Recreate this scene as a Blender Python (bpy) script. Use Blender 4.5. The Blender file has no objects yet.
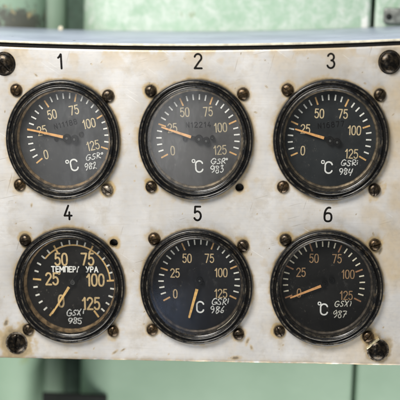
import bpy, bmesh, math, random
import numpy as np
from mathutils import Matrix, Vector

random.seed(7)
S = 0.001            # everything below is written in millimetres
E = 1.06             # the instruments are a little taller than wide
PI = math.pi
scene = bpy.context.scene
COL = scene.collection

# ------------------------------------------------------------------ camera
cam_d = bpy.data.cameras.new('camera')
cam = bpy.data.objects.new('camera', cam_d)
COL.objects.link(cam)
right = Vector((0.99851, 0.05415, -0.0067)); fwd = Vector((-0.05442, 0.97979, -0.1925)); up = Vector((-0.00386, 0.19258, 0.98127))
m = Matrix((right, up, -fwd)).transposed().to_4x4()
m.translation = Vector((39.16, -671.61, 139.36)) * S
cam.matrix_world = m
cam_d.sensor_width = 36.0
cam_d.lens = 36.0 * 1297.94 / 400.0
cam_d.clip_start = 0.02
cam_d.clip_end = 50.0
cam_d.dof.use_dof = True
cam_d.dof.focus_distance = 0.687
cam_d.dof.aperture_fstop = 6.0
scene.camera = cam

# ------------------------------------------------------------------ world and lamps
world = bpy.data.worlds.new('World'); scene.world = world
world.use_nodes = True
bg = world.node_tree.nodes['Background']
bg.inputs['Color'].default_value = (0.80, 0.90, 1.0, 1)
bg.inputs['Strength'].default_value = 0.13

def area(name, loc, target, sx, sy, power, color):
    d = bpy.data.lights.new(name, 'AREA'); d.shape = 'RECTANGLE'
    d.size = sx * S; d.size_y = sy * S; d.energy = power; d.color = color
    o = bpy.data.objects.new(name, d); COL.objects.link(o)
    o.location = Vector(loc) * S
    o.rotation_euler = (Vector(target) - Vector(loc)).to_track_quat('-Z', 'Y').to_euler()
    return o
area('key_lamp', (-190, -410, 390), (-50, 0, 40), 270, 230, 5.1, (1.0, 0.965, 0.91))
area('window_lamp', (-125, -820, -75), (-30, 0, 40), 170, 140, 0.27, (0.97, 0.98, 1.0))
area('small_window_lamp', (-92, -820, -300), (0, 0, -40), 70, 60, 0.024, (0.45, 0.62, 1.0))
area('top_lamp', (40, 120, 700), (0, 60, 90), 500, 300, 1.7, (0.80, 0.89, 1.0))
area('low_fill_lamp', (120, -170, -540), (20, 90, -130), 420, 300, 3.7, (1.0, 0.98, 0.94))  # added fill with no source of its own, brightens the lower casing

vs = scene.view_settings
vs.view_transform = 'Standard'; vs.look = 'None'; vs.exposure = 0.0; vs.gamma = 1.0; vs.use_curve_mapping = False
scene.render.engine = 'CYCLES'
scene.cycles.use_denoising = True
scene.cycles.max_bounces = 8
scene.cycles.transparent_max_bounces = 16

# ------------------------------------------------------------------ material helpers
class NT:
    def __init__(self, name):
        self.m = bpy.data.materials.new(name); self.m.use_nodes = True
        self.t = self.m.node_tree; self.b = self.t.nodes['Principled BSDF']
    def n(self, kind, **kw):
        x = self.t.nodes.new(kind)
        for k, v in kw.items():
            if k.startswith('_'): setattr(x, k[1:], v)
            else: x.inputs[k.replace('__', ' ')].default_value = v
        return x
    def l(self, a, b): self.t.links.new(a, b)
    def coord(self, scale=(1, 1, 1)):
        tc = self.n('ShaderNodeTexCoord'); mp = self.n('ShaderNodeMapping')
        mp.inputs['Scale'].default_value = scale
        self.l(tc.outputs['Object'], mp.inputs['Vector']); return mp.outputs['Vector']
    def noise(self, scale, detail=4, rough=0.55, vec=None, dist=0.0):
        x = self.n('ShaderNodeTexNoise'); x.inputs['Scale'].default_value = scale
        x.inputs['Detail'].default_value = detail; x.inputs['Roughness'].default_value = rough
        x.inputs['Distortion'].default_value = dist
        self.l(vec if vec is not None else self.coord(), x.inputs['Vector']); return x.outputs['Fac']
    def ramp(self, fac, a, b, va=0.0, vb=1.0):
        x = self.n('ShaderNodeMapRange'); x.interpolation_type = 'SMOOTHSTEP'
        x.inputs['From Min'].default_value = a; x.inputs['From Max'].default_value = b
        x.inputs['To Min'].default_value = va; x.inputs['To Max'].default_value = vb
        self.l(fac, x.inputs['Value']); return x.outputs['Result']
    def math(self, op, a, b):
        x = self.n('ShaderNodeMath'); x.operation = op
        for i, v in enumerate((a, b)):
            if isinstance(v, (int, float)): x.inputs[i].default_value = v
            else: self.l(v, x.inputs[i])
        return x.outputs[0]
    def mix(self, fac, a, b):
        x = self.n('ShaderNodeMix'); x.data_type = 'RGBA'
        if isinstance(fac, (int, float)): x.inputs[0].default_value = fac
        else: self.l(fac, x.inputs[0])
        for sock, v in ((x.inputs[6], a), (x.inputs[7], b)):
            if isinstance(v, tuple): sock.default_value = v + (1,)
            else: self.l(v, sock)
        return x.outputs[2]
    def bump(self, h, strength, dist):
        x = self.n('ShaderNodeBump'); x.inputs['Strength'].default_value = strength; x.inputs['Distance'].default_value = dist * S
        self.l(h, x.inputs['Height']); self.l(x.outputs['Normal'], self.b.inputs['Normal'])
    def set(self, **kw):
        for k, v in kw.items():
            s = self.b.inputs[k.replace('__', ' ')]
            if isinstance(v, tuple): s.default_value = v + (1,)
            elif isinstance(v, (int, float)): s.default_value = v
            else: self.l(v, s)

def mat_plain(name, color, rough=0.6, metallic=0.0, var=0.25, scale=900, dark=None, bump=0.0):
    t = NT(name)
    f = t.ramp(t.noise(scale, 5), 0.35, 0.68)
    d = dark or tuple(c * (1 - var) for c in color)
    t.set(Base__Color=t.mix(f, d, color), Roughness=t.ramp(t.noise(scale * 1.7, 3), 0.3, 0.7, rough - 0.08, rough + 0.1), Metallic=metallic)
    if bump: t.bump(t.noise(scale * 2, 4), bump, 0.1)
    return t.m

# --- aluminium front plate
t = NT('weathered_aluminium')
at_s = t.n('ShaderNodeAttribute'); at_s.attribute_name = 'stain'
at_g = t.n('ShaderNodeAttribute'); at_g.attribute_name = 'grime'
big = t.noise(22, 5, 0.6)
brush = t.noise(900, 3, 0.6, t.coord((0.05, 1, 1)))
fine = t.noise(420, 6, 0.65)
c = t.mix(t.ramp(big, 0.32, 0.7), (0.53, 0.515, 0.495), (0.70, 0.688, 0.675))
c = t.mix(t.ramp(fine, 0.45, 0.75, 0, 0.30), c, (0.50, 0.46, 0.38))
c = t.mix(t.ramp(brush, 0.42, 0.75, 0, 0.22), c, (0.44, 0.42, 0.39))
c = t.mix(at_s.outputs['Fac'], c, (0.50, 0.35, 0.14))
for ang, sc, lo, amt, colr in ((0.25, 420, 0.675, 0.34, (0.22, 0.18, 0.13)), (-0.6, 380, 0.68, 0.4, (0.86, 0.85, 0.82)), (1.3, 360, 0.685, 0.36, (0.20, 0.16, 0.12))):
    tc = t.n('ShaderNodeTexCoord'); mp = t.n('ShaderNodeMapping')
    mp.inputs['Rotation'].default_value = (0, ang, 0); mp.inputs['Scale'].default_value = (0.05, 1, 1)
    mp0 = t.n('ShaderNodeMapping'); mp0.inputs['Rotation'].default_value = (0, ang, 0)
    t.l(tc.outputs['Object'], mp0.inputs['Vector']); mp.inputs['Rotation'].default_value = (0, 0, 0)
    t.l(mp0.outputs['Vector'], mp.inputs['Vector'])
    sc_ = t.ramp(t.noise(sc * 2.2, 2, 0.5, mp.outputs['Vector']), lo, lo + 0.025, 0, amt)
    c = t.mix(t.math('MULTIPLY', sc_, t.ramp(t.noise(28 + ang, 2), 0.46, 0.60)), c, colr)
spk = t.ramp(t.noise(650, 3, 0.6), 0.70, 0.77, 0, 0.75)
c = t.mix(t.math('MULTIPLY', spk, t.ramp(t.noise(35, 3), 0.40, 0.62)), c, (0.13, 0.09, 0.05))
c = t.mix(t.ramp(t.noise(48, 6, 0.7), 0.50, 0.68, 0, 0.42), c, (0.42, 0.365, 0.28))
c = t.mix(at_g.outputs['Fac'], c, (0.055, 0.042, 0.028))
t.set(Base__Color=c, Metallic=0.30, Roughness=t.ramp(fine, 0.3, 0.7, 0.40, 0.58))
t.bump(t.math('ADD', t.math('MULTIPLY', brush, 0.5), fine), 0.22, 0.12)
M_PLATE = t.m

# --- black bezels
def bezel_mat(name, wear, rough):
    t = NT(name)
    w = t.ramp(t.noise(260, 6, 0.7), 0.60 - wear * 0.08, 0.74)
    c = t.mix(t.ramp(t.noise(120, 4), 0.3, 0.7), (0.004, 0.004, 0.0045), (0.011, 0.010, 0.009))
    c = t.mix(t.math('MULTIPLY', w, wear), c, (0.13, 0.095, 0.055))
    tc = t.n('ShaderNodeTexCoord'); mp = t.n('ShaderNodeMapping'); mp.inputs['Scale'].default_value = (1, 0, 1 / E)
    ln = t.n('ShaderNodeVectorMath'); ln.operation = 'LENGTH'
    t.l(tc.outputs['Object'], mp.inputs['Vector']); t.l(mp.outputs['Vector'], ln.inputs[0])
    rr_ = ln.outputs['Value']
    for rc, hw_ in ((28.75, 0.55), (26.3, 0.55), (25.1, 0.25)):
        band = t.math('MULTIPLY', t.ramp(rr_, (rc - hw_) * S, rc * S), t.ramp(rr_, rc * S, (rc + hw_) * S, 1, 0))
        rub = t.ramp(t.noise(190 + rc, 7, 0.75), 0.44, 0.62)
        c = t.mix(t.math('MULTIPLY', t.math('MULTIPLY', band, rub), 0.35 + 0.6 * wear), c, (0.17, 0.145, 0.105))
    t.set(Base__Color=c, Roughness=t.ramp(t.noise(700, 4), 0.3, 0.7, rough - 0.06, rough + 0.12), Specular__IOR__Level=0.38)
    t.bump(t.noise(900, 3), 0.05, 0.06)
    return t.m
M_BEZEL = [bezel_mat('black_bezel_enamel', w, r) for w, r in ((0.45, 0.20), (0.3, 0.18), (0.4, 0.22), (0.4, 0.24), (0.4, 0.25), (0.6, 0.28))]
M_RING = [mat_plain('worn_retaining_ring', c, 0.5, 0.4, 0.75, 300) for c in
          ((0.30, 0.20, 0.10), (0.22, 0.17, 0.11), (0.20, 0.15, 0.09), (0.34, 0.23, 0.12), (0.10, 0.075, 0.05), (0.09, 0.07, 0.05))]

# --- dials
def dial_mat(name, col, dust):
    t = NT(name)
    c = t.mix(t.ramp(t.noise(70, 5, 0.6), 0.3, 0.7), tuple(x * 0.6 for x in col), col)
    c = t.mix(t.math('MULTIPLY', t.ramp(t.noise(560, 7, 0.8), 0.58, 0.74, 0, dust), t.ramp(t.noise(55, 3), 0.36, 0.66, 0.15, 1)), c, (0.30, 0.27, 0.22))
    t.set(Base__Color=c, Roughness=0.6, Specular__IOR__Level=0.14)
    t.bump(t.noise(1600, 3), 0.15, 0.06)
    return t.m
M_DIAL = [dial_mat('faded_black_dial', *a) for a in
          (((0.058, 0.059, 0.061), 0.5), ((0.078, 0.076, 0.076), 0.45), ((0.020, 0.023, 0.025), 0.42),
           ((0.015, 0.014, 0.013), 0.55), ((0.011, 0.011, 0.013), 0.45), ((0.009, 0.0085, 0.008), 0.40))]
def paint(name, col, worn, amount=0.75):
    t = NT(name)
    t.set(Base__Color=t.mix(t.ramp(t.noise(700, 5, 0.7), 0.42, 0.72, 0, amount), col, worn), Roughness=0.6)
    return t.m
M_WHITE = [paint('white_scale_paint', c, tuple(x * 0.5 for x in c)) for c in
           ((0.80, 0.79, 0.74), (0.80, 0.79, 0.75), (0.78, 0.77, 0.70), (0.76, 0.74, 0.66), (0.75, 0.73, 0.65), (0.68, 0.62, 0.47))]
M_TAN = [paint('tan_numeral_paint', c, tuple(x * 0.45 for x in c), 0.85) for c in
         ((0.56, 0.46, 0.29), (0.42, 0.35, 0.23), (0.56, 0.44, 0.26), (0.58, 0.42, 0.21), (0.46, 0.34, 0.19), (0.27, 0.16, 0.075))]
M_ORANGE = [paint('orange_scale_paint', c, tuple(x * 0.5 for x in c)) for c in
            ((0.70, 0.42, 0.17), (0.66, 0.38, 0.15), (0.68, 0.40, 0.15), (0.66, 0.43, 0.17), (0.55, 0.32, 0.13), (0.30, 0.15, 0.07))]
M_NEEDLE = [paint('orange_needle_paint', c, tuple(x * 0.45 for x in c), 0.8) for c in
            ((0.68, 0.35, 0.12), (0.70, 0.38, 0.16), (0.68, 0.35, 0.12), (0.70, 0.45, 0.17), (0.70, 0.41, 0.12), (0.55, 0.27, 0.10))]
M_MARKER = paint('white_marker_paint', (0.70, 0.70, 0.67), (0.20, 0.20, 0.19), 0.9)
M_UNIT = paint('white_unit_paint', (0.76, 0.76, 0.73), (0.4, 0.4, 0.38), 0.6)
M_MARKER_DULL = paint('dull_marker_paint', (0.60, 0.58, 0.50), (0.25, 0.24, 0.2), 0.7)
M_BLACK = mat_plain('black_stamp_ink', (0.006, 0.006, 0.007), 0.85, 0, 0.4)
M_INK = paint('worn_black_paint', (0.008, 0.008, 0.008), (0.05, 0.042, 0.034), 0.6)
M_INK.node_tree.nodes['Principled BSDF'].inputs['Specular IOR Level'].default_value = 0.04
M_BLACK.node_tree.nodes['Principled BSDF'].inputs['Specular IOR Level'].default_value = 0.05
M_HUB = mat_plain('black_hub_metal', (0.005, 0.005, 0.005), 0.45, 0.0, 0.4)
M_HUB.node_tree.nodes['Principled BSDF'].inputs['Specular IOR Level'].default_value = 0.12
M_HUBG = mat_plain('grey_hub_metal', (0.10, 0.10, 0.095), 0.4, 0.6, 0.4)

# --- glass: clear, a thin film of dust on it
def glass_mat(name, dust, rough):
    t = NT(name); t.t.nodes.remove(t.b)
    out = t.t.nodes['Material Output']
    tr = t.n('ShaderNodeBsdfTransparent'); gl = t.n('ShaderNodeBsdfGlossy'); df = t.n('ShaderNodeBsdfDiffuse')
    tr.inputs['Color'].default_value = (0.97, 0.975, 0.97, 1)
    t.l(t.ramp(t.noise(75, 6, 0.7, t.coord((1, 1, 0.35))), 0.3, 0.72, rough * 0.45, rough * 1.5), gl.inputs['Roughness'])
    df.inputs['Color'].default_value = (0.55, 0.53, 0.49, 1)
    fr = t.n('ShaderNodeFresnel'); fr.inputs['IOR'].default_value = 1.5
    m1 = t.n('ShaderNodeMixShader'); m2 = t.n('ShaderNodeMixShader')
    t.l(fr.outputs[0], m1.inputs[0]); t.l(tr.outputs[0], m1.inputs[1]); t.l(gl.outputs[0], m1.inputs[2])
    d = t.math('ADD', t.ramp(t.noise(60, 6, 0.65), 0.3, 0.75, dust * 0.3, dust * 1.3), t.ramp(t.noise(130, 8, 0.8, t.coord((1, 1, 0.5))), 0.58, 0.74, 0, 0.05))
    t.l(d, m2.inputs[0]); t.l(m1.outputs[0], m2.inputs[1]); t.l(df.outputs[0], m2.inputs[2])
    t.l(m2.outputs[0], out.inputs['Surface'])
    return t.m
M_GLASS = [glass_mat('dusty_glass', *a) for a in ((0.018, 0.17), (0.020, 0.15), (0.012, 0.15), (0.012, 0.12), (0.010, 0.12), (0.008, 0.12))]

# --- screws
def screw_mat(name, a, b, rough):
    t = NT(name)
    f = t.ramp(t.noise(420, 5, 0.65), 0.42, 0.7)
    t.set(Base__Color=t.mix(f, a, b), Metallic=0.75, Roughness=t.ramp(t.noise(900, 3), 0.3, 0.7, rough - 0.1, rough + 0.15))
    t.bump(t.noise(900, 4), 0.15, 0.12)
    return t.m
M_SCREWS = [screw_mat('oxidised_brass_screw', (0.050, 0.034, 0.020), (0.19, 0.12, 0.055), 0.30),
            screw_mat('dark_steel_screw', (0.036, 0.027, 0.019), (0.13, 0.095, 0.055), 0.28)]
M_SCREW_PALE = screw_mat('worn_pale_screw', (0.10, 0.08, 0.06), (0.50, 0.44, 0.36), 0.36)
M_BOLT = screw_mat('blackened_bolt', (0.014, 0.012, 0.010), (0.075, 0.055, 0.034), 0.24)
M_BRASS = mat_plain('bright_clip_metal', (0.85, 0.74, 0.48), 0.35, 0.6, 0.4)

# --- green paint of the machine behind
def green_mat(name, flake_z0, flake_z1, flake, rust=None, streak=False, tone=1.0):
    t = NT(name)
    tc = t.n('ShaderNodeTexCoord'); sep = t.n('ShaderNodeSeparateXYZ'); t.l(tc.outputs['Object'], sep.inputs[0])
    z = sep.outputs['Z']
    g_ = tone
    c = t.mix(t.ramp(t.noise(16, 5), 0.3, 0.7), (0.355 * g_, 0.515 * g_, 0.375 * g_), (0.425 * g_, 0.590 * g_, 0.445 * g_))
    up_ = t.ramp(z, flake_z0 * S, flake_z1 * S)
    f = t.ramp(t.noise(150, 7, 0.72, None, 0.4), 0.36, 0.66)
    c = t.mix(t.math('MULTIPLY', t.math('MULTIPLY', up_, f), flake), c, (0.68, 0.735, 0.675))
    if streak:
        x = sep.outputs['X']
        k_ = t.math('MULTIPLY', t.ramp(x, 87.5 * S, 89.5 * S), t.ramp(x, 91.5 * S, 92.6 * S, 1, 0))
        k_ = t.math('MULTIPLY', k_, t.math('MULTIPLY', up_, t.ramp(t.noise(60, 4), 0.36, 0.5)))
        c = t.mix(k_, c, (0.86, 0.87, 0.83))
    sp = t.ramp(t.noise(75, 3), 0.70, 0.76, 0, 0.5)
    c = t.mix(sp, c, (0.24, 0.30, 0.12))
    if rust:
        r = t.math('MULTIPLY', t.ramp(z, rust[0] * S, rust[1] * S, 1, 0), t.ramp(z, 70 * S, 80 * S))
        r = t.ramp(t.math('ADD', r, t.math('MULTIPLY', t.noise(85, 7, 0.75), 2.6)), 1.85, 2.25)
        c = t.mix(r, c, (0.10, 0.105, 0.085))
        r2 = t.ramp(t.noise(160, 4), 0.60, 0.68)
        c = t.mix(t.math('MULTIPLY', r, r2), c, (0.40, 0.33, 0.18))
    t.set(Base__Color=c, Roughness=0.42)
    t.bump(t.noise(120, 4), 0.25, 0.5)
    return t.m
M_GREEN = green_mat('green_machine_paint', 60, 95, 0.80, streak=True)
M_GREEN_PIPE = green_mat('green_pipe_paint', 300, 400, 0.3, rust=(96, 120), tone=0.74)
M_GREEN_WALL = green_mat('green_wall_paint', 300, 400, 0.3, tone=0.55)
M_LID = None
t = NT('blue_grey_lid_paint')
c = t.mix(t.ramp(t.noise(30, 5), 0.3, 0.7), (0.30, 0.335, 0.405), (0.40, 0.44, 0.52))
c = t.mix(t.ramp(t.noise(260, 6, 0.7), 0.62, 0.74, 0, 0.8), c, (0.62, 0.62, 0.58))
c = t.mix(t.ramp(t.noise(190, 3), 0.70, 0.74, 0, 0.9), c, (0.05, 0.05, 0.05))
t.set(Base__Color=c, Roughness=0.32); t.bump(t.noise(200, 4), 0.2, 0.2)
M_LID = t.m
M_LIDEDGE = mat_plain('worn_cream_edge', (0.80, 0.74, 0.58), 0.5, 0.1, 0.4, 200)
M_RUBBER = mat_plain('black_rubber', (0.010, 0.009, 0.009), 0.8, 0, 0.3)
M_BODY = mat_plain('grey_sheet_steel', (0.20, 0.19, 0.17), 0.5, 0.5, 0.4, 300)
M_LATCH = mat_plain('weathered_grey_steel', (0.30, 0.32, 0.29), 0.55, 0.3, 0.6, 160)
M_GAP_SHADE = mat_plain('dark_green_gap_shade', (0.055, 0.095, 0.068), 0.8, 0, 0.3, 200)  # shade of the crevice beside the main panel, put into a colour
M_DARK = mat_plain('iron_and_gap_shade', (0.022, 0.026, 0.022), 0.7, 0.2, 0.4)  # iron on the latch bolt, painted shade on the bar at the base

# ------------------------------------------------------------------ mesh helpers
def link(name, me, mat, parent=None, loc=(0, 0, 0)):
    me.materials.clear(); me.materials.append(mat)
    o = bpy.data.objects.new(name, me); COL.objects.link(o)
    o.location = Vector(loc) * S
    if parent: o.parent = parent
    return o
def mesh(name, v, f, smooth=None):
    me = bpy.data.meshes.new(name)
    me.from_pydata([(a * S, b * S, c * S) for a, b, c in v], [], f); me.validate(); me.update()
    if smooth is not None:
        me.polygons.foreach_set('use_smooth', [True] * len(me.polygons))
        me.set_sharp_from_angle(angle=math.radians(smooth))
    return me
def from_bm(name, bm, smooth=None):
    me = bpy.data.meshes.new(name)
    bmesh.ops.recalc_face_normals(bm, faces=bm.faces)
    bm.to_mesh(me); bm.free()
    me.transform(Matrix.Scale(S, 4))
    if smooth is not None:
        me.polygons.foreach_set('use_smooth', [True] * len(me.polygons))
        me.set_sharp_from_angle(angle=math.radians(smooth))
    return me
def lathe(prof, n=96, cx=0, cz=0, close=False, e=E):
    """profile of (radius, y) spun round the Y axis"""
    v, f = [], []
    for r, y in prof:
        for k in range(n):
            a = 2 * PI * k / n
            v.append((cx + r * math.cos(a), y, (cz + r * math.sin(a)) * e))
    for i in range(len(prof) - 1):
        for k in range(n):
            k2 = (k + 1) % n
            f.append((i * n + k, (i + 1) * n + k, (i + 1) * n + k2, i * n + k2))
    if close:
        f.append(tuple(range(n)))
        f.append(tuple((len(prof) - 1) * n + k for k in range(n))[::-1])
    return v, f
def box_bm(x0, x1, y0, y1, z0, z1, bev=0.0, seg=2):
    bm = bmesh.new()
    bmesh.ops.create_cube(bm, size=1)
    for p in bm.verts:
        p.co = Vector((x0 if p.co.x < 0 else x1, y0 if p.co.y < 0 else y1, z0 if p.co.z < 0 else z1))
    if bev:
        bmesh.ops.bevel(bm, geom=list(bm.edges), offset=bev, segments=seg, affect='EDGES', profile=0.5)
    return bm
def slot_head(r, h, w, ang, seed=0, plain=False):
    """a domed slotted screw head that faces -Y, its slot cut right through"""
    rnd = random.Random(seed)
    def dome():
        prof = [(r, 0.0), (r, -h * 0.30)]
        for k in range(1, 7):
            a = k / 7 * PI / 2
            prof.append((r * math.cos(a) ** 0.9, -h * (0.30 + 0.70 * math.sin(a))))
        prof.append((r * 0.04, -h))
        return prof
    out = bmesh.new()
    for sgn in ((0,) if plain else ()):
        v, f = lathe(dome(), 40, close=True, e=1.0)
        vs_ = [out.verts.new(p) for p in v]
        for q in f: out.faces.new([vs_[i] for i in q])
    for sgn in (() if plain else (-1, 1)):
        v, f = lathe(dome(), 36, close=True, e=1.0)
        bm = bmesh.new()
        vs_ = [bm.verts.new(p) for p in v]
        for q in f: bm.faces.new([vs_[i] for i in q])
        bmesh.ops.bisect_plane(bm, geom=bm.verts[:] + bm.edges[:] + bm.faces[:], plane_co=(sgn * w / 2, 0, 0), plane_no=(sgn, 0, 0), clear_inner=True)
        bmesh.ops.holes_fill(bm, edges=[x for x in bm.edges if x.is_boundary], sides=0)
        tmp = bpy.data.meshes.new('t'); bm.to_mesh(tmp); bm.free(); out.from_mesh(tmp); bpy.data.meshes.remove(tmp)
    v, f = lathe([(r * 0.985, -0.02), (r * 0.985, -h * 0.38), (0.01, -h * 0.38)], 36, e=1.0)
    vs_ = [out.verts.new(p) for p in v]
    for q in f: out.faces.new([vs_[i] for i in q])
    bmesh.ops.rotate(out, verts=out.verts, cent=(0, 0, 0), matrix=Matrix.Rotation(ang, 3, 'Y') @ Matrix.Rotation(rnd.uniform(-.06, .06), 3, 'X'))
    for p in out.verts: p.co.z *= E
    return out

# ---- stroke lettering
def arc(cx, cy, rx, ry, a0, a1, n=14):
    return [(cx + rx * math.cos(math.radians(a0 + (a1 - a0) * k / n)), cy + ry * math.sin(math.radians(a0 + (a1 - a0) * k / n))) for k in range(n + 1)]
def stadium(cx, cy, rx, ry, n=28):
    p = []
    for k in range(n):
        a = 2 * PI * k / n; c_, s_ = math.cos(a), math.sin(a)
        p.append((cx + rx * math.copysign(abs(c_) ** 0.8, c_), cy + ry * math.copysign(abs(s_) ** 0.8, s_)))
    return p + [p[0]]
GL = {   # glyph: (width, strokes); cap height 1
 '0': (0.50, [stadium(.25, .5, .25, .5)]),
 '1': (0.30, [[(.02, .76), (.10, .82), (.22, 1), (.24, .98), (.24, 0)]]),
 '2': (0.50, [arc(.25, .74, .25, .26, 165, -30, 14) + [(.30, .42), (0, 0), (.52, 0)]]),
 '3': (0.50, [arc(.24, .76, .22, .24, 160, -80, 12), arc(.24, .275, .26, .275, 82, -160, 14)]),
 '4': (0.54, [[(.30, 1), (0, .27), (.54, .27)], [(.37, .52), (.37, 0)]]),
 '5': (0.50, [[(.46, 1), (.08, 1), (.05, .56)] + arc(.24, .33, .26, .33, 135, -150, 14)]),
 '6': (0.52, [arc(.34, .40, .34, .60, 75, 175, 10) + [(0, .30)], stadium(.26, .30, .26, .30)]),
 '7': (0.50, [[(0, 1), (.50, 1), (.18, 0)]]),
 '8': (0.50, [stadium(.25, .76, .21, .24), stadium(.25, .26, .25, .26)]),
 '9': (0.52, [arc(.18, .60, .34, .60, -105, -5, 10) + [(.52, .70)], stadium(.26, .70, .26, .30)]),
 'C': (0.58, [arc(.31, .70, .31, .30, 15, 180, 12) + arc(.31, .30, .31, .30, 180, 345, 12)]),
 'o': (0.30, [stadium(.15, .85, .15, .15, 16)]),
 'N': (0.50, [[(0, 0), (0, 1), (.5, 0), (.5, 1)]]),
 'T': (0.56, [[(0, 1), (.56, 1)], [(.28, 1), (.28, 0)]]),
 'E': (0.46, [[(.46, 1), (0, 1), (0, 0), (.46, 0)], [(0, .52), (.40, .52)]]),
 'M': (0.66, [[(0, 0), (0, 1), (.33, .35), (.66, 1), (.66, 0)]]),
 'Pi': (0.52, [[(0, 0), (0, 1), (.52, 1), (.52, 0)]]),
 'P': (0.46, [[(0, 0), (0, 1), (.24, 1)] + arc(.24, .74, .22, .26, 90, -90, 8) + [(0, .48)]]),
 'A': (0.60, [[(0, 0), (.30, 1), (.60, 0)], [(.12, .32), (.48, .32)]]),
 'U': (0.56, [[(0, 1), (.30, .38)], [(.56, 1), (.20, .02), (.04, 0)]]),
 # marker handwriting
 'hG': (0.62, [[(.56, .86), (.40, 1.0), (.16, .82), (.02, .42), (.12, .06), (.38, .0), (.56, .22), (.60, .44), (.36, .40)]]),
 'hS': (0.46, [[(.46, .86), (.26, .96), (.10, .76), (.20, .54), (.36, .36), (.32, .10), (.12, .0), (.0, .12)]]),
 'hR': (0.50, [[(.06, 0), (.10, .5), (.16, .98), (.38, .96), (.46, .74), (.34, .52), (.14, .46), (.30, .26), (.50, .0)]]),
 'hX': (0.56, [[(.0, .96), (.18, .56), (.36, .0)], [(.46, 1.0), (.20, .46), (.02, .02)]]),
 'ho': (0.22, [stadium(.10, .82, .10, .14, 12)]),
 'hi': (0.16, [[(.10, .62), (.06, .20)], [(.12, .92), (.11, .84)]]),
 'h9': (0.48, [[(.44, .78), (.28, .98), (.06, .82), (.08, .56), (.28, .48), (.46, .74), (.40, .34), (.22, .0)]]),
 'h8': (0.46, [[(.38, .88), (.20, 1.), (.06, .82), (.20, .58), (.40, .34), (.34, .06), (.14, .0), (.04, .22), (.22, .50), (.42, .78), (.36, .92)]]),
 'h2': (0.48, [[(.04, .74), (.18, .98), (.38, .90), (.38, .66), (.20, .34), (.02, .02), (.26, .08), (.50, .02)]]),
 'h3': (0.44, [[(.06, .94), (.40, .96), (.18, .58), (.40, .46), (.36, .12), (.16, -.04), (.0, .10)]]),
 'h4': (0.48, [[(.10, .98), (.04, .50), (.26, .44), (.44, .50)], [(.44, .96), (.38, .46), (.30, .0)]]),
 'h5': (0.46, [[(.46, .98), (.14, .94), (.08, .58), (.32, .56), (.40, .26), (.24, .0), (.02, .06)]]),
 'h6': (0.44, [[(.38, .98), (.14, .66), (.04, .26), (.18, .0), (.38, .14), (.36, .40), (.12, .36)]]),
 'h7': (0.46, [[(.02, .94), (.46, .98), (.28, .5), (.16, .0)], [(.10, .50), (.40, .54)]]),
}
def smooth_pts(p, n=5):
    q = [p[0]] + list(p) + [p[-1]]; out = []
    for k in range(1, len(q) - 2):
        for j in range(n):
            u = j / n; a, b, c, d = q[k - 1], q[k], q[k + 1], q[k + 2]
            out.append(tuple(0.5 * (2 * b[m_] + (c[m_] - a[m_]) * u + (2 * a[m_] - 5 * b[m_] + 4 * c[m_] - d[m_]) * u * u + (3 * b[m_] - a[m_] - 3 * c[m_] + d[m_]) * u ** 3) for m_ in (0, 1)))
    return out + [p[-1]]
def split_corners(p, lim=38):
    out = [[p[0]]]
    for k in range(1, len(p)):
        out[-1].append(p[k])
        if k < len(p) - 1:
            a = math.atan2(p[k][1] - p[k - 1][1], p[k][0] - p[k - 1][0]); b = math.atan2(p[k + 1][1] - p[k][1], p[k + 1][0] - p[k][0])
            if abs((math.degrees(b - a) + 180) % 360 - 180) > lim: out.append([p[k]])
    return out
def ribbon(pts, w, y, v, f, jitter=0.0, rnd=None):
    """flat stroke of width w along pts (x,z), round ends, in the plane y"""
    p = []
    for q in pts:
        if not p or math.hypot(q[0] - p[-1][0], q[1] - p[-1][1]) > 1e-4: p.append(q)
    closed = len(p) > 3 and math.hypot(p[0][0] - p[-1][0], p[0][1] - p[-1][1]) < 1e-3
    if closed: p = p[:-1]
    n = len(p); L = []; R_ = []
    for i in range(n):
        a = p[i - 1] if (i > 0 or closed) else None
        b = p[(i + 1) % n] if (i < n - 1 or closed) else None
        d1 = d2 = None
        if a: d = (p[i][0] - a[0], p[i][1] - a[1]); l = math.hypot(*d); d1 = (d[0] / l, d[1] / l)
        if b: d = (b[0] - p[i][0], b[1] - p[i][1]); l = math.hypot(*d); d2 = (d[0] / l, d[1] / l)
        d1 = d1 or d2; d2 = d2 or d1
        tx, tz = d1[0] + d2[0], d1[1] + d2[1]; l = math.hypot(tx, tz) or 1e-6; tx /= l; tz /= l
        cosh = max(0.45, tx * d1[0] + tz * d1[1])
        hw = w / 2 / cosh * (1 + (rnd.uniform(-jitter, jitter) if rnd else 0))
        L.append((p[i][0] - tz * hw, p[i][1] + tx * hw)); R_.append((p[i][0] + tz * hw, p[i][1] - tx * hw))
    base = len(v)
    for a, b in zip(L, R_): v.append((a[0], y, a[1])); v.append((b[0], y, b[1]))
    for i in range(n if closed else n - 1):
        j = (i + 1) % n
        f.append((base + 2 * i, base + 2 * i + 1, base + 2 * j + 1, base + 2 * j))
    if not closed:
        for i, sg in ((0, -1), (n - 1, 1)):
            k = 1 if i == 0 else n - 2
            dx, dz = p[i][0] - p[k][0], p[i][1] - p[k][1]; ang = math.atan2(dz, dx); c0 = len(v)
            for q in range(7):
                a = ang + PI / 2 - PI * q / 6
                v.append((p[i][0] + w / 2 * math.cos(a), y, p[i][1] + w / 2 * math.sin(a)))
            f.append(tuple(range(c0, c0 + 7)))
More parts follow.
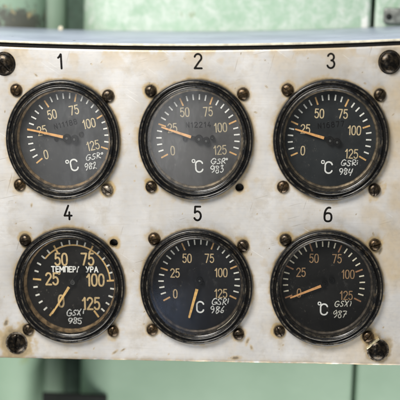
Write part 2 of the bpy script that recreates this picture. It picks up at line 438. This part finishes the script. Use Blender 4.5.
def lettering(chars, cx, cz, h, w, y, rot=0.0, wf=1.0, gap=0.20, jitter=0.0, seed=1, slant=0.0, wob=0.0, e=E):
    """text centred on (cx, cz): cap height h, stroke width w"""
    rnd = random.Random(seed)
    total = sum(GL[ch][0] * wf for ch in chars) + gap * (len(chars) - 1)
    x = -total / 2; v, f = [], []; ca, sa = math.cos(rot), math.sin(rot); k = 0
    for ch in chars:
        gw, strokes = GL[ch]; dz = rnd.uniform(-wob, wob); ro = rnd.uniform(-wob, wob) * 1.5
        for st in strokes:
            pts = []
            for (gx, gz) in st:
                gx2 = gx * wf + slant * gz + ro * gz; gz2 = gz + dz
                lx, lz = (x + gx2) * h, (gz2 - 0.5) * h
                pts.append((cx + lx * ca - lz * sa, cz + lx * sa + lz * ca))
            if ch[0] == 'h' and ch != 'ho':
                pts = [(px_ + rnd.uniform(-.065, .065) * h, pz_ + rnd.uniform(-.065, .065) * h) for px_, pz_ in pts]
                if len(pts) > 2: pts = smooth_pts(pts)
            for piece in split_corners(pts):
                ribbon(piece, w, y - 0.007 * k, v, f, jitter, rnd if jitter else None); k += 1
        x += gw * wf + gap
    return mesh('lettering', [(a, b, c * e) for a, b, c in v], f)

def empty(name, loc, label=None, cat=None, group=None):
    o = bpy.data.objects.new(name, None); COL.objects.link(o); o.location = Vector(loc) * S
    o.empty_display_size = 0.01
    if label: o['label'] = label
    if cat: o['category'] = cat
    if group: o['group'] = group
    return o

# ------------------------------------------------------------------ data (mm), gauge by gauge
G = [
{'c': (-70.0, 39.58), 'num': {0: (-9.94, -8.01), 25: (-11.69, 4.1), 50: (-6.12, 12.12), 75: (5.62, 14.37), 100: (13.39, 7.63), 125: (15.24, -3.42)}, 'tick': (2.25, 1.0, 217.8, -16.4), 'needle': [(-19.28, 5.11), (-0.28, 1.11)], 'C': [(1.49, -11.79), (4.87, -13.3)], 'hw': [(11.08, -10.5, 20.47, -7.2), (10.42, -15.32, 16.65, -11.5)], 'scr': [(-24.03, 24.76), (24.26, 21.77), (-23.88, -22.87), (22.71, -25.26)]},
{'c': (-0.16, 39.66), 'num': {0: (-12.39, -6.0), 25: (-12.42, 5.33), 50: (-5.87, 13.21), 75: (6.35, 13.51), 100: (12.87, 5.6), 125: (12.56, -5.65)}, 'tick': (1.0, 0.25, 207, -22.6), 'needle': [(-18.25, 6.09), (-2.54, 1.12)], 'C': [(-1.45, -11.37), (1.44, -13.98)], 'hw': [(7.78, -12.71, 16.5, -9.67), (7.5, -16.75, 14.38, -12.69)], 'scr': [(-23.32, 24.14), (24.75, 22.64), (-23.77, -23.74), (22.9, -24.1)]},
{'c': (70.17, 39.69), 'num': {0: (-14.33, -5.91), 25: (-13.07, 4.86), 50: (-5.92, 12.55), 75: (6.37, 12.35), 100: (12.42, 4.19), 125: (11.11, -7.47)}, 'tick': (-0.5, 0, 203, -29.1), 'needle': [(-18.53, 5.12), (-3.41, 0.67)], 'C': [(-3.91, -11.75), (-0.85, -14.36)], 'hw': [(5.2, -13.59, 14.8, -10.31), (4.74, -17.86, 11.48, -14.08)], 'scr': [(-22.58, 24.55), (24.99, 22.08), (-24.62, -23.55), (23.12, -24.91)]},
{'c': (-68.59, -39.53), 'num': {0: (-5.43, -9.18), 25: (-10.1, 2.5), 50: (-4.9, 12.75), 75: (9.46, 12.84), 100: (13.43, 2.03), 125: (10.79, -10.37)}, 'tick': (1.75, 0.5, 232.2, -53.8), 'needle': [(-10.32, -15.56), (-0.64, -1.25)], 'C': None, 'hw': [(-2.76, -16.84, 6.9, -13.31), (-2.05, -20.83, 5.43, -17.3)], 'scr': [(-23.34, 23.31), (24.19, 22.02), (-23.34, -23.61), (22.96, -23.98)]},
{'c': (-0.3, -39.56), 'num': {0: (-11.68, -4.87), 25: (-11.72, 6.02), 50: (-5.2, 13.72), 75: (6.81, 13.79), 100: (12.99, 6.39), 125: (12.84, -4.48)}, 'tick': (1.25, 1.75, 207.7, -24.3), 'needle': [(-4.27, -17.02), (0.16, -1.76)], 'C': [None, (1.59, -11.71)], 'hw': [(7.75, -10.61, 16.87, -6.86), (7.19, -14.62, 14.38, -10.56)], 'scr': [(-22.42, 24.48), (24.87, 21.14), (-24.18, -22.97), (22.44, -24.92)]},
{'c': (68.88, -39.84), 'num': {0: (-14.41, -3.68), 25: (-13.44, 7.11), 50: (-6.6, 14.4), 75: (5.6, 14.27), 100: (11.56, 6.24), 125: (10.78, -4.74)}, 'tick': (-1.25, 1.25, 200.3, -24.6), 'needle': [(-19.24, -5.81), (-2.79, 0.56)], 'C': [(-3.51, -9.25), (-1.07, -12.16)], 'hw': [(4.63, -10.86, 13.37, -7.39), (3.9, -16.11, 10.78, -11.85)], 'scr': [(-21.85, 24.61), (25.23, 22.31), (-24.76, -22.86), (22.48, -25.31)]},
]
ROT = [math.radians(a) for a in (11, 3, -2, 0, 0, 0)]
HW = [('hG hS hR ho', 'h9 h8 h2'), ('hG hS hR ho', 'h9 h8 h3'), ('hG hS hR hi', 'h9 h8 h4'),
      ('hG hS hX hi', 'h9 h8 h5'), ('hG hS hR hi', 'h9 h8 h6'), ('hG hS hX hi', 'h9 h8 h7')]
MISSING = {(1, 3), (3, 1)}       # screw holes left empty
BOLTS = [(-99.9, 79.5), (99.82, 80.0), (-98.56, -72.22), (96.74, -74.11)]
def top_z(x): return 86.15 + 0.00021 * x * x
def bot_z(x): return -81.75 - 0.0092 * x
X0, X1 = -116.0, 117.0

# ------------------------------------------------------------------ the machine behind the box
mach = empty('green_machine_casing', (0, 0, 0), 'mottled pale green painted machine casing behind the gauge box', 'machine')
mach.rotation_euler = (0, math.radians(1.9), 0)
def extrude_section(pts, z0, z1, nz=2):
    v, f = [], []; n = len(pts)
    for k in range(nz):
        z = z0 + (z1 - z0) * k / (nz - 1)
        v += [(x, y, z) for x, y in pts]
    for k in range(nz - 1):
        for i in range(n):
            j = (i + 1) % n
            f.append((k * n + i, k * n + j, (k + 1) * n + j, (k + 1) * n + i))
    f.append(tuple(range(n))[::-1]); f.append(tuple((nz - 1) * n + i for i in range(n)))
    return v, f
def rounded(x0, x1, y0, y1, rl, rr):
    p = [(x0, y1)]
    p += [(x0 + rl - rl * math.cos(a * PI / 24), y0 + rl - rl * math.sin(a * PI / 24)) for a in range(13)]
    p += [(x1 - rr + rr * math.sin(a * PI / 24), y0 + rr - rr * math.cos(a * PI / 24)) for a in range(13)]
    return p + [(x1, y1)]
v, f = extrude_section(rounded(-78, 94.2, 98, 168, 24, 3.0), -260, 240)
link('main_panel', mesh('main_panel', v, f, 30), M_GREEN, mach)
v, f = extrude_section(rounded(-118, -90, 121, 132, 1, 8), -260, 240)
link('rear_strip', mesh('rear_strip', v, f, 30), M_GREEN_WALL, mach)
v, f = extrude_section(rounded(-97, -66, 130, 136, 1, 1), -260, 240)  # added strip whose dark colour stands for the shade in the gap
link('gap_shade_strip', mesh('gap_shade_strip', v, f, 30), M_GAP_SHADE, mach)
v, f = extrude_section(rounded(96.4, 300, 98.6, 168, 2.6, 3), -260, 240)
link('side_panel', mesh('side_panel', v, f, 30), M_GREEN, mach)
bm = box_bm(101, 128, 94.6, 98.4, 97.5, 106.5, 1.2)
lp = link('latch_plate', from_bm('latch_plate', bm, 40), M_LATCH, mach)
link('bolt', from_bm('bolt', slot_head(1.7, 1.3, 0.4, 0.4)), M_DARK, lp, (104.0, 94.5, 101.5))
bm = box_bm(-99, -58, 97, 99.6, -170, -138.5, 0.8, 2)  # added dark bar, its colour stands for the shaded gap at the base
link('base_gap_shade', from_bm('base_gap_shade', bm, 40), M_DARK, mach)

# left pipe
pipe = empty('green_pipe', (-134, 122.5, -260), 'green painted vertical pipe with rusty dark patch at left edge', 'pipe')
pipe.rotation_euler = (0, math.radians(1.9), 0)
R0 = 24.0
v, f = [], []
for k in range(60):
    zz = 500 * k / 59
    for a in range(64):
        t_ = 2 * PI * a / 64
        v.append((R0 * math.cos(t_), R0 * math.sin(t_), zz))
for k in range(59):
    for a in range(64):
        b = (a + 1) % 64
        f.append((k * 64 + a, k * 64 + b, (k + 1) * 64 + b, (k + 1) * 64 + a))
me = mesh('tube', [(x, y, z - 260) for x, y, z in v], f, 60)
o = link('tube', me, M_GREEN_PIPE, pipe, (0, 0, 260))

v, f = extrude_section([(-620, 290), (620, 290), (620, 310), (-620, 310)], -500, 500)
o = link('wall', mesh('wall', v, f), M_GREEN_WALL); o['kind'] = 'structure'

# ------------------------------------------------------------------ the gauge box
boxr = empty('instrument_box', (0, 48, -84), 'metal instrument box with stained aluminium front plate and blue-grey lid', 'instrument box')
OFF = (0, -48, 84)      # parts are written in scene coordinates

def vnoise(x, z, cell, seed):
    r = np.random.RandomState(seed); tab = r.rand(512, 512)
    gx, gz = x / cell + 200.0, z / cell + 200.0
    ix, iz = np.floor(gx).astype(int), np.floor(gz).astype(int); fx, fz = gx - ix, gz - iz
    fx = fx * fx * (3 - 2 * fx); fz = fz * fz * (3 - 2 * fz)
    g = lambda a, b: tab[a % 512, b % 512]
    return (g(ix, iz) * (1 - fx) + g(ix + 1, iz) * fx) * (1 - fz) + (g(ix, iz + 1) * (1 - fx) + g(ix + 1, iz + 1) * fx) * fz
def fbm(x, z, cell, seed, octv=4):
    s = 0; a = 1; tot = 0
    for k in range(octv):
        s = s + a * vnoise(x, z, cell / 2 ** k, seed + k); tot += a; a *= 0.6
    return s / tot

NX, NZ = 466, 340
xs = np.linspace(X0, X1, NX + 1)
gx = np.repeat(xs[:, None], NZ + 1, 1)
tt = np.repeat(np.linspace(0, 1, NZ + 1)[None, :], NX + 1, 0)
edge_wob = (fbm(gx, gx * 0, 7, 90) - 0.5) * 0.35
gz = (bot_z(gx) + edge_wob) * (1 - tt) + top_z(gx) * tt
gy = np.zeros_like(gx); gy[0, :] = gy[-1, :] = 0.35; gy[:, 0] = gy[:, -1] = 0.35
holes = []
for (gi, si) in MISSING:
    c, s = G[gi]['c'], G[gi]['scr'][si]; holes.append((c[0] + s[0], c[1] + s[1] * E, 2.15))
kill = np.zeros((NX, NZ), bool)
cxm = (gx[:-1, :-1] + gx[1:, 1:]) / 2; czm = (gz[:-1, :-1] + gz[1:, 1:]) / 2
for hx, hz, hr in holes:
    kill |= (cxm - hx) ** 2 + (czm - hz) ** 2 < hr * hr
for g in G:      # the openings the gauges sit in
    kill |= np.hypot(cxm - g['c'][0], (czm - g['c'][1]) / E) < 27.2
used_out = np.zeros_like(gx, bool); used_in = np.zeros_like(gx, bool)
for dx in (0, 1):
    for dz in (0, 1):
        used_out[dx:NX + dx, dz:NZ + dz] |= ~kill; used_in[dx:NX + dx, dz:NZ + dz] |= kill
rim = used_out & used_in
for hx, hz, hr in holes:
    d = np.hypot(gx - hx, gz - hz); mk = rim & (d < hr * 1.6)
    gx = np.where(mk, hx + (gx - hx) / np.maximum(d, 1e-6) * hr, gx); gz = np.where(mk, hz + (gz - hz) / np.maximum(d, 1e-6) * hr, gz)
# stains: yellowed sealant and rust round bezels and screws, grime in the corners
stain = np.zeros_like(gx); grime = np.zeros_like(gx)
n1 = fbm(gx, gz, 9, 11); n2 = fbm(gx, gz, 3.2, 31); n3 = fbm(gx, gz, 26, 51); n4 = fbm(gx, gz, 1.4, 71, 3)
def smooth(a, b, x):
    t_ = np.clip((x - a) / (b - a), 0, 1); return t_ * t_ * (3 - 2 * t_)
def patch(d, reach, amp, cut, soft=0.4):
    return smooth(cut, cut + soft, amp * np.exp(-np.maximum(d, 0) / reach) * (0.05 + 0.75 * n1 + 0.85 * n2))
wob = np.random.RandomState(21).uniform(0.1, 1.0, 24)
for i, g in enumerate(G):
    d = np.hypot(gx - g['c'][0], (gz - g['c'][1]) / E) - 30.0
    stain = np.maximum(stain, 0.75 * patch(d, 2.0, 1.15, 0.36, 0.5))
    stain = np.maximum(stain, (0.42, 0.55, 0.55, 0.35, 0.32, 0.48)[i] * patch(d, 6.5, 1.10, 0.52, 0.45) * (0.35 + 1.1 * n4))
    stain = np.maximum(stain, 0.42 * np.exp(-np.maximum(d, 0) / 5.0) * smooth(0.45, 0.70, n3) * (0.3 + n2))
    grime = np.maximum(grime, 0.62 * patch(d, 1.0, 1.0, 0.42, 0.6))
    for k, s in enumerate(g['scr']):
        ds = np.hypot(gx - g['c'][0] - s[0], (gz - g['c'][1]) / E - s[1]) - (2.2 if (i, k) in MISSING else 3.1)
        stain = np.maximum(stain, (0.45 + 0.5 * wob[(i * 7 + k * 5) % 24]) * patch(ds, 2.4, 1.25, 0.40, 0.4))
        if wob[(i * 5 + k * 3) % 24] > 0.5:      # a run of rust below the screw
            zx = gx - g['c'][0] - s[0] + (n3 - 0.5) * 4; zz = g['c'][1] + s[1] * E - gz
            run = np.exp(-(zx / (1.0 + 1.2 * n1)) ** 2) * smooth(0, 2, zz) * smooth(4 + 12 * wob[(i + k * 9) % 24], 2, zz)
            stain = np.maximum(stain, 0.62 * run * (0.3 + n2))
        stain = np.maximum(stain, 0.75 * wob[i * 4 + k] * patch(ds, 6.5, 1.15, 0.52, 0.4) * (0.35 + 1.1 * n4))
        stain = np.maximum(stain, 0.50 * np.exp(-np.maximum(ds, 0) / 5.0) * smooth(0.42, 0.66, n1) * (0.3 + n2))
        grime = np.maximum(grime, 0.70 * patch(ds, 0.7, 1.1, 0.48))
for k, b in enumerate(BOLTS):
    ds = np.hypot(gx - b[0], (gz - b[1]) / E) - 5.0
    a = (1.0, 1.1, 2.3, 1.5)[k]
    stain = np.maximum(stain, 0.72 * patch(ds, 3.0, 1.1 * a, 0.42, 0.5))
    stain = np.maximum(stain, (0.3, 0.4, 0.75, 0.55)[k] * patch(ds, 8.0, (0.9, 1.0, 1.35, 1.1)[k], 0.45, 0.35))
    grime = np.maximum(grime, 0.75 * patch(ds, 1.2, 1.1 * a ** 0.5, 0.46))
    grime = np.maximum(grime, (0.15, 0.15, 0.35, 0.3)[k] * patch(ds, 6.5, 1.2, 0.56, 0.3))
dt = top_z(gx) - gz; db = gz - bot_z(gx)
stain = np.maximum(stain, 0.55 * np.exp(-dt / 9) * smooth(0.42, 0.62, n1))
stain = np.maximum(stain, 0.85 * np.exp(-db / 1.2) * smooth(0.25, 0.6, n2))
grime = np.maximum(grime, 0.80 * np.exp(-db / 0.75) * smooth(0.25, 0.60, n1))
stain = np.maximum(stain, 0.60 * smooth(40, 116, gx) * smooth(0.32, 0.62, n3) * (0.4 + n1))
stain = np.maximum(stain, 0.34 * smooth(0.62, 0.80, n1) * smooth(0.4, 0.7, n3))
# scattered nicks, specks and brown smears with shapes of their own
rs = np.random.RandomState(5)
spots = [(rs.uniform(-110, 112), rs.uniform(-80, 85), rs.uniform(0.15, 0.42), rs.uniform(0, PI), rs.uniform(1, 3.2)) for _ in range(120)]
spots += [(-45, -77, .6, .7, 3), (-40.5, -75.5, .5, .5, 3), (27, -70, .9, 1.2, 2.6), (29, -73.5, .8, 1.9, 2.2), (20.5, -79.5, 1.2, .1, 2.6),
          (-88, 4, .5, 1.5, 2), (-29, -61, .5, 0, 1.6), (46, -72, .5, .6, 1.4), (-66, -77.5, .4, 0, 3), (-104, -61, 1.2, 1.3, 2.2), (58, 82.0, .5, .4, 1), (97, -20, 1.0, 1.2, 3), (92, 60, .9, .9, 2.5)]
for sx, sz, sr, sa, el in spots:
    u = (gx - sx) * math.cos(sa) + (gz - sz) * math.sin(sa); w = -(gx - sx) * math.sin(sa) + (gz - sz) * math.cos(sa)
    d = np.hypot(u / el, w) / sr * (0.45 + 1.1 * n4 + 0.9 * n2)
    grime = np.maximum(grime, (0.30 + 0.4 * rs.rand()) * smooth(1.15, 0.55, d)); stain = np.maximum(stain, 0.6 * smooth(2.2, 0.9, d))
V = np.stack([gx, gy, gz], -1).reshape(-1, 3)
idx = np.arange((NX + 1) * (NZ + 1)).reshape(NX + 1, NZ + 1)
quads = np.stack([idx[:-1, :-1], idx[1:, :-1], idx[1:, 1:], idx[:-1, 1:]], -1)[~kill]
keep = np.unique(quads); remap = -np.ones(len(V), int); remap[keep] = np.arange(len(keep))
me = bpy.data.meshes.new('front_plate')
me.from_pydata((V[keep] * S).tolist(), [], remap[quads].tolist())
for nm, arr in (('stain', stain), ('grime', grime)):
    at = me.attributes.new(nm, 'FLOAT', 'POINT'); at.data.foreach_set('value', np.clip(arr.reshape(-1)[keep], 0, 1).astype(np.float32))
bm = bmesh.new(); bm.from_mesh(me)
r = bmesh.ops.extrude_edge_only(bm, edges=[e for e in bm.edges if e.is_boundary])
for q in r['geom']:
    if isinstance(q, bmesh.types.BMVert): q.co.y = 3.0 * S
bm.to_mesh(me); bm.free()
me.polygons.foreach_set('use_smooth', [True] * len(me.polygons)); me.set_sharp_from_angle(angle=math.radians(40))
plate = link('front_plate', me, M_PLATE, boxr, OFF)

for k, (x, z) in enumerate([(-70.6, 80.6), (1.31, 80.6), (69.83, 80.6), (-68.54, 0.36), (0.48, 0.12), (69.28, -0.1)]):
    lm_ = lettering([str(k + 1)], 0, 0, 7.4, 1.05, -0.03, rot=0.03 if k == 0 else 0, wf=0.95, e=1.0)
    link('number', lm_, M_INK, plate, (x, 0, z))

bm = box_bm(X0 + 1, X1 - 1, 7.0, 96.5, -79.5, 85.2, 0.8)
link('box_body', from_bm('box_body', bm, 40), M_BODY, boxr, OFF)
def strip(y0, y1, za, zb, n=60, bev=0.0):
    """a sheet that follows the bowed top edge, from top_z+za to top_z+zb"""
    v, f = [], []
    for k in range(n + 1):
        x = X0 - 20 + (X1 - X0 + 40) * k / n; t_ = top_z(x)
        m_ = (zb - za) * 0.25
        v += [(x, y0, t_ + za + m_), (x, y0, t_ + zb - m_), (x, y0 + m_, t_ + zb), (x, y1, t_ + zb), (x, y1, t_ + za), (x, y0 + m_, t_ + za)]
    for k in range(n):
        for i in range(6):
            j = (i + 1) % 6
            f.append((k * 6 + i, k * 6 + j, (k + 1) * 6 + j, (k + 1) * 6 + i))
    f.append(tuple(range(6))[::-1]); f.append(tuple(n * 6 + i for i in range(6)))
    return v, f
v, f = strip(1.2, 40, 0.03, 2.25)
link('gasket', mesh('gasket', v, f, 50), M_RUBBER, boxr, OFF)
v, f = strip(0.2, 97.2, 2.3, 3.5)
lid = link('lid', mesh('lid', v, f, 50), M_LID, boxr, OFF)
v, f = strip(-0.75, 0.15, 2.28, 3.42)
link('lid_edge', mesh('lid_edge', v, f, 50), M_LIDEDGE, lid)
link('rivet', from_bm('rivet', slot_head(1.5, 1.5, 0.3, 0.2), 40), M_LIDEDGE, lid, (-84.0, 88, 92.2))

SLOTS = [-0.75, 0.5, 0.12, 0.6]
for k, (x, z) in enumerate(BOLTS):
    me = from_bm('bolt', slot_head((5.3, 5.4, 5.2, 5.2)[k], (3.4, 3.6, 2.6, 3.8)[k], 1.15, SLOTS[k], k, plain=k in (1, 3)), 40)
    b = link('bolt', me, M_BOLT, boxr, (x, -48, z + 84))
    wv, wf_ = lathe([(5.9, 0.0), (5.9, -0.35), (5.0, -0.5), (4.6, -0.5)], 40)
    link('washer', mesh('washer', wv, wf_, 40), M_SCREW_PALE if k > 1 else M_BOLT, b, (0, -0.02, 0))
# bright clip between a gauge screw and the lower right bolt
bm = box_bm(-0.55, 0.55, -2.6, -0.05, -4.3, 4.3, 0.25)
bmesh.ops.rotate(bm, verts=bm.verts, cent=(0, 0, 0), matrix=Matrix.Rotation(math.radians(50), 3, 'Y'))
link('clip', from_bm('clip', bm, 40), M_BRASS, boxr, (93.9, -48, -70.0 + 84))

# ------------------------------------------------------------------ gauges
LABELS = ['black round temperature gauge under number 1, marked 982 in white',
          'black round temperature gauge under number 2 with hazy grey dial, marked 983',
          'black round temperature gauge under number 3, marked 984, beside the right edge',
          'black round temperature gauge under number 4 with large tan numerals and Cyrillic title',
          'black round temperature gauge under number 5, needle pointing straight down past the C',
          'dark temperature gauge under number 6 with dim brown numerals, marked 987']
DY = 3.0                                      # dial plane
PROF = [(29.9, 0.0), (30.0, -0.6), (30.0, -2.6), (29.75, -3.4), (29.2, -3.9), (28.6, -4.0), (28.05, -3.75), (27.75, -3.3),
        (27.5, -3.15), (27.25, -3.3), (27.05, -4.1), (26.7, -4.65), (26.2, -4.85), (25.75, -4.75), (25.45, -4.4), (25.3, -3.9),
        (25.15, -3.2), (25.0, -1.0), (24.9, 0.6), (24.8, 2.2), (24.8, 3.5)]
HUBS = [[(-4.19, -0.03, 1.1, 0), (1.67, 0.48, 2.0, 1), (5.7, -0.02, 2.0, 1), (9.3, 2.3, 1.3, 0)],
        [(-5.77, -0.02, 1.25, 0), (1.59, -0.02, 2.1, 1), (5.4, -0.9, 1.9, 1), (8.6, 0.6, 1.2, 1)],
        [(-0.24, -0.71, 2.0, 1), (3.41, -1.45, 1.9, 1)],
        [(1.4, 1.2, 1.3, 1)], [(1.6, 2.6, 1.7, 1), (3.0, 0.6, 1.2, 0)], [(-0.6, 1.6, 1.5, 0), (3.0, 3.2, 1.5, 0)]]
for i, g in enumerate(G):
    root = empty('temperature_gauge', (g['c'][0], 0, g['c'][1]), LABELS[i], 'gauge', 'temperature gauges on the panel')
    v, f = lathe(PROF, 128)
    link('bezel', mesh('bezel', v, f, 70), M_BEZEL[i], root)
    v, f = lathe([(24.78, 2.6), (24.76, (0.6, 1.2, 1.5, -1.4, 1.6, 1.6)[i]), (24.2, 1.75), (23.75, 2.0), (23.7, 2.7)], 96)
    link('retaining_ring', mesh('retaining_ring', v, f, 60), M_RING[i], root)
    v, f = lathe([(24.9, DY), (16, DY), (8, DY), (0.05, DY)], 96)
    dial = link('dial', mesh('dial', v, f), M_DIAL[i], root)
    if i == 4:      # enamel worn to bare metal on the lower right of the rim
        va, fa = [], []
        for k in range(25):
            a = math.radians(-30 - 34 * k / 24); w = 0.42 * math.sin(PI * (0.06 + 0.88 * k / 24)) ** 0.6
            for rr, yy in ((24.98 - 0.10, -0.9 + w * 2.2), (25.08 - 0.16, -1.0 - w * 2.2)):
                va.append((rr * math.cos(a), yy, rr * math.sin(a) * E))
        for k in range(24): fa.append((2 * k, 2 * k + 1, 2 * k + 3, 2 * k + 2))
        link('worn_patch', mesh('worn_patch', va, fa), M_LIDEDGE, root)
    # scale
    tx, tz, a0, a1 = g['tick']
    vw, fw_, vo, fo = [], [], [], []
    rnd = random.Random(40 + i)
    for k in range(26):
        a = math.radians(a0 + (a1 - a0) * k / 25); major = k % 5 == 0
        if i == 3: r0, r1, w = ((17.9, 22.2, 0.95) if major else (19.9, 22.2, 0.85))
        else: r0, r1, w = ((17.9, 21.9, 0.80) if major else (19.1, 21.9, 0.72))
        r0 += rnd.uniform(-.12, .12); r1 += rnd.uniform(-.12, .12); a += rnd.uniform(-.004, .004)
        if i == 3 and k == 10: r0, r1 = 17.7, 22.0
        ca, sa = math.cos(a), math.sin(a); h = w / 2
        tgt = (vo, fo) if major else (vw, fw_)
        b = len(tgt[0])
        for rr, hh in ((r0, -h), (r1, -h), (r1, h), (r0, h)):
            tgt[0].append((tx + rr * ca - hh * sa, DY - 0.10, (tz + rr * sa + hh * ca) * E))
        tgt[1].append((b, b + 1, b + 2, b + 3))
    link('minor_scale', mesh('minor_scale', vw, fw_), M_WHITE[i], dial)
    link('major_scale', mesh('major_scale', vo, fo), M_ORANGE[i], dial)
    if i == 3:      # solid arc from 40 to 100
        va, fa = [], []
        n = 70
        for k in range(n + 1):
            a = math.radians(a0 + (a1 - a0) * (8 + 12 * k / n) / 25)
            for rr in (19.35, 20.15): va.append((tx + rr * math.cos(a), DY - 0.06, (tz + rr * math.sin(a)) * E))
        for k in range(n): fa.append((2 * k, 2 * k + 1, 2 * k + 3, 2 * k + 2))
        link('scale_arc', mesh('scale_arc', va, fa), M_ORANGE[i], dial)
    # numerals
    for val, (nx, nz) in g['num'].items():
        hh, ww = (6.0, 0.92) if i == 3 else (4.3, 0.56)
        me = lettering(list(str(val)), nx, nz, hh, ww, DY - 0.08, ROT[i], wf=0.90 if i == 3 else 0.88, gap=0.18)
        link('numeral', me, M_TAN[i], dial)
    # unit mark
    if g['C']:
        dg, cc = g['C']
        link('unit_letter', lettering(['C'], cc[0], cc[1], 5.6, 0.78, DY - 0.08, ROT[i], wf=1.05), M_UNIT, dial)
        if dg:
            link('degree_mark', lettering(['o'], dg[0] + 0.1, dg[1] - 1.55, 4.9, 0.52, DY - 0.08, ROT[i], wf=1.0), M_UNIT, dial)
    # marker handwriting
    for row in (0, 1):
        x0, z0, x1, z1 = g['hw'][row]
        h = (z1 - z0)
        h *= 0.84
        if row: z0 -= 0.45; z1 -= 0.45
        chars = HW[i][row].split()
        tw = sum(GL[c_][0] for c_ in chars); wf = ((x1 - x0) / h - 0.16 * (len(chars) - 1)) / tw
        me = lettering(chars, (x0 + x1) / 2, (z0 + z1) / 2, h, (0.46, 0.50, 0.50, 0.46, 0.44, 0.42)[i], DY - 0.09, ROT[i] * 0.7 + (0.03 if row == 0 else 0.0),
                       wf=min(max(wf, 0.8), 1.6), gap=0.16, jitter=0.34, seed=60 + i * 2 + row, slant=0.10, wob=0.05)
        link('handwriting', me, M_MARKER if i < 5 else M_MARKER_DULL, dial)
    # stamped serial number
    if i < 3:
        (xa, za), (xb, zb), txt = [((-5.78, 5.86), (7.59, 8.88), 'N11188'), ((-5.25, 6.84), (7.89, 7.09), 'N12214'), ((-6.53, 6.36), (6.97, 7.6), 'N16877')][i]
        me = lettering(list(txt), (xa + xb) / 2, (za + zb) / 2, 2.5, 0.42, DY - 0.05, math.atan2(zb - za, xb - xa), wf=1.15, gap=0.42)
        link('serial_number', me, M_BLACK, dial)
    if i == 3:
        title = ['T', 'E', 'M', 'Pi', 'E', 'P', 'A', 'T', 'U', 'P', 'A']
        link('title', lettering(title, 2.4, 7.6, 2.7, 0.62, DY - 0.11, 0, wf=1.12, gap=0.27), M_WHITE[0], dial)
        link('degree_mark', lettering(['o'], -6.2, 4.2, 3.6, 0.45, DY - 0.08, 0), M_TAN[i], dial)
    # needle: painted blade, black arm, hub
    (ax, az), (bx, bz) = g['needle']
    L = math.hypot(bx - ax, bz - az); ux, uz = (bx - ax) / L, (bz - az) / L; nx, nz = -uz, ux
    def blade(pts, y0, y1):
        n = len(pts); v = [(x, y0, z * E) for x, z in pts] + [(x, y1, z * E) for x, z in pts]
        f = [tuple(range(n)), tuple(range(n, 2 * n))[::-1]] + [(k, k + n, (k + 1) % n + n, (k + 1) % n) for k in range(n)]
        bm = bmesh.new(); vv = [bm.verts.new(q) for q in v]
        for q in f: bm.faces.new([vv[k] for k in q])
        return from_bm('needle', bm)
    P = lambda s, w: (ax + ux * s + nx * w, az + uz * s + nz * w)
    wt, wb = (0.36, 0.70) if i != 4 else (0.55, 0.80)
    nd = link('needle', blade([P(0.25, -wt), P(0, 0), P(0.25, wt), P(L, wb), P(L, -wb)], 0.75, 1.05), M_NEEDLE[i], root)
    hx, hz = HUBS[i][0][:2] if i > 1 else HUBS[i][1][:2]
    tail = {3: (7.3, 8.4)}.get(i, (hx, hz))
    dx, dz = tail[0] - bx, tail[1] - bz; l2 = math.hypot(dx, dz); dx /= l2; dz /= l2
    w0, w1 = (0.75, 0.95) if i != 3 else (0.62, 0.9)
    arm = [(bx + dz * w0, bz - dx * w0), (bx - dz * w0, bz + dx * w0), (tail[0] - dz * w1, tail[1] + dx * w1), (tail[0] + dz * w1, tail[1] - dx * w1)]
    link('needle_arm', blade(arm, 0.80, 1.02), M_HUB, nd)
    if i == 3:
        pad = [(6.6 + 2.3 * math.cos(k * PI / 6), 7.9 + 2.2 * math.sin(k * PI / 6) + 0.5 * math.cos(k * PI / 6)) for k in range(12)]
        link('counterweight', blade(pad, 0.6, 1.06), M_HUB, nd)
    for k, (qx, qz, qr, inner) in enumerate(HUBS[i]):
        yt = 0.35 - 0.05 * k if inner else 2.0
        v, f = lathe([(qr, DY), (qr, yt + 0.25), (qr * 0.88, yt), (qr * 0.55, yt), (qr * 0.5, yt + 0.3), (qr * 0.05, yt + 0.3)], 32, qx, qz)
        hb = link('hub', mesh('hub', v, f, 35), M_HUB if i != 3 else M_HUBG, root)
        if inner:
            v, f = lathe([(qr * 0.32, yt + 0.29), (qr * 0.30, yt - 0.1), (qr * 0.02, yt - 0.15)], 20, qx, qz)
            link('pivot_pin', mesh('pivot_pin', v, f, 35), M_HUBG, hb)
    # glass
    v, f = lathe([(25.05, -2.75), (25.05, -3.0), (12, -3.02), (0.05, -3.03)], 96)
    link('glass', mesh('glass', v, f), M_GLASS[i], root)
    # screws
    rnd = random.Random(100 + i)
    for k, (sx, sz) in enumerate(g['scr']):
        if (i, k) in MISSING: continue
        ang = {(0, 3): -0.95, (0, 0): 0.5, (4, 3): 1.45, (0, 2): 0.9}.get((i, k), rnd.uniform(-1.5, 1.5))
        me = from_bm('screw', slot_head(rnd.uniform(2.95, 3.25), rnd.uniform(2.2, 2.8), 0.62, ang, i * 4 + k), 40)
        mt = M_SCREW_PALE if (i, k) in ((0, 3),) else M_SCREWS[(i + k) % 2]
        link('screw', me, mt, root, (sx, -0.02, sz * E))
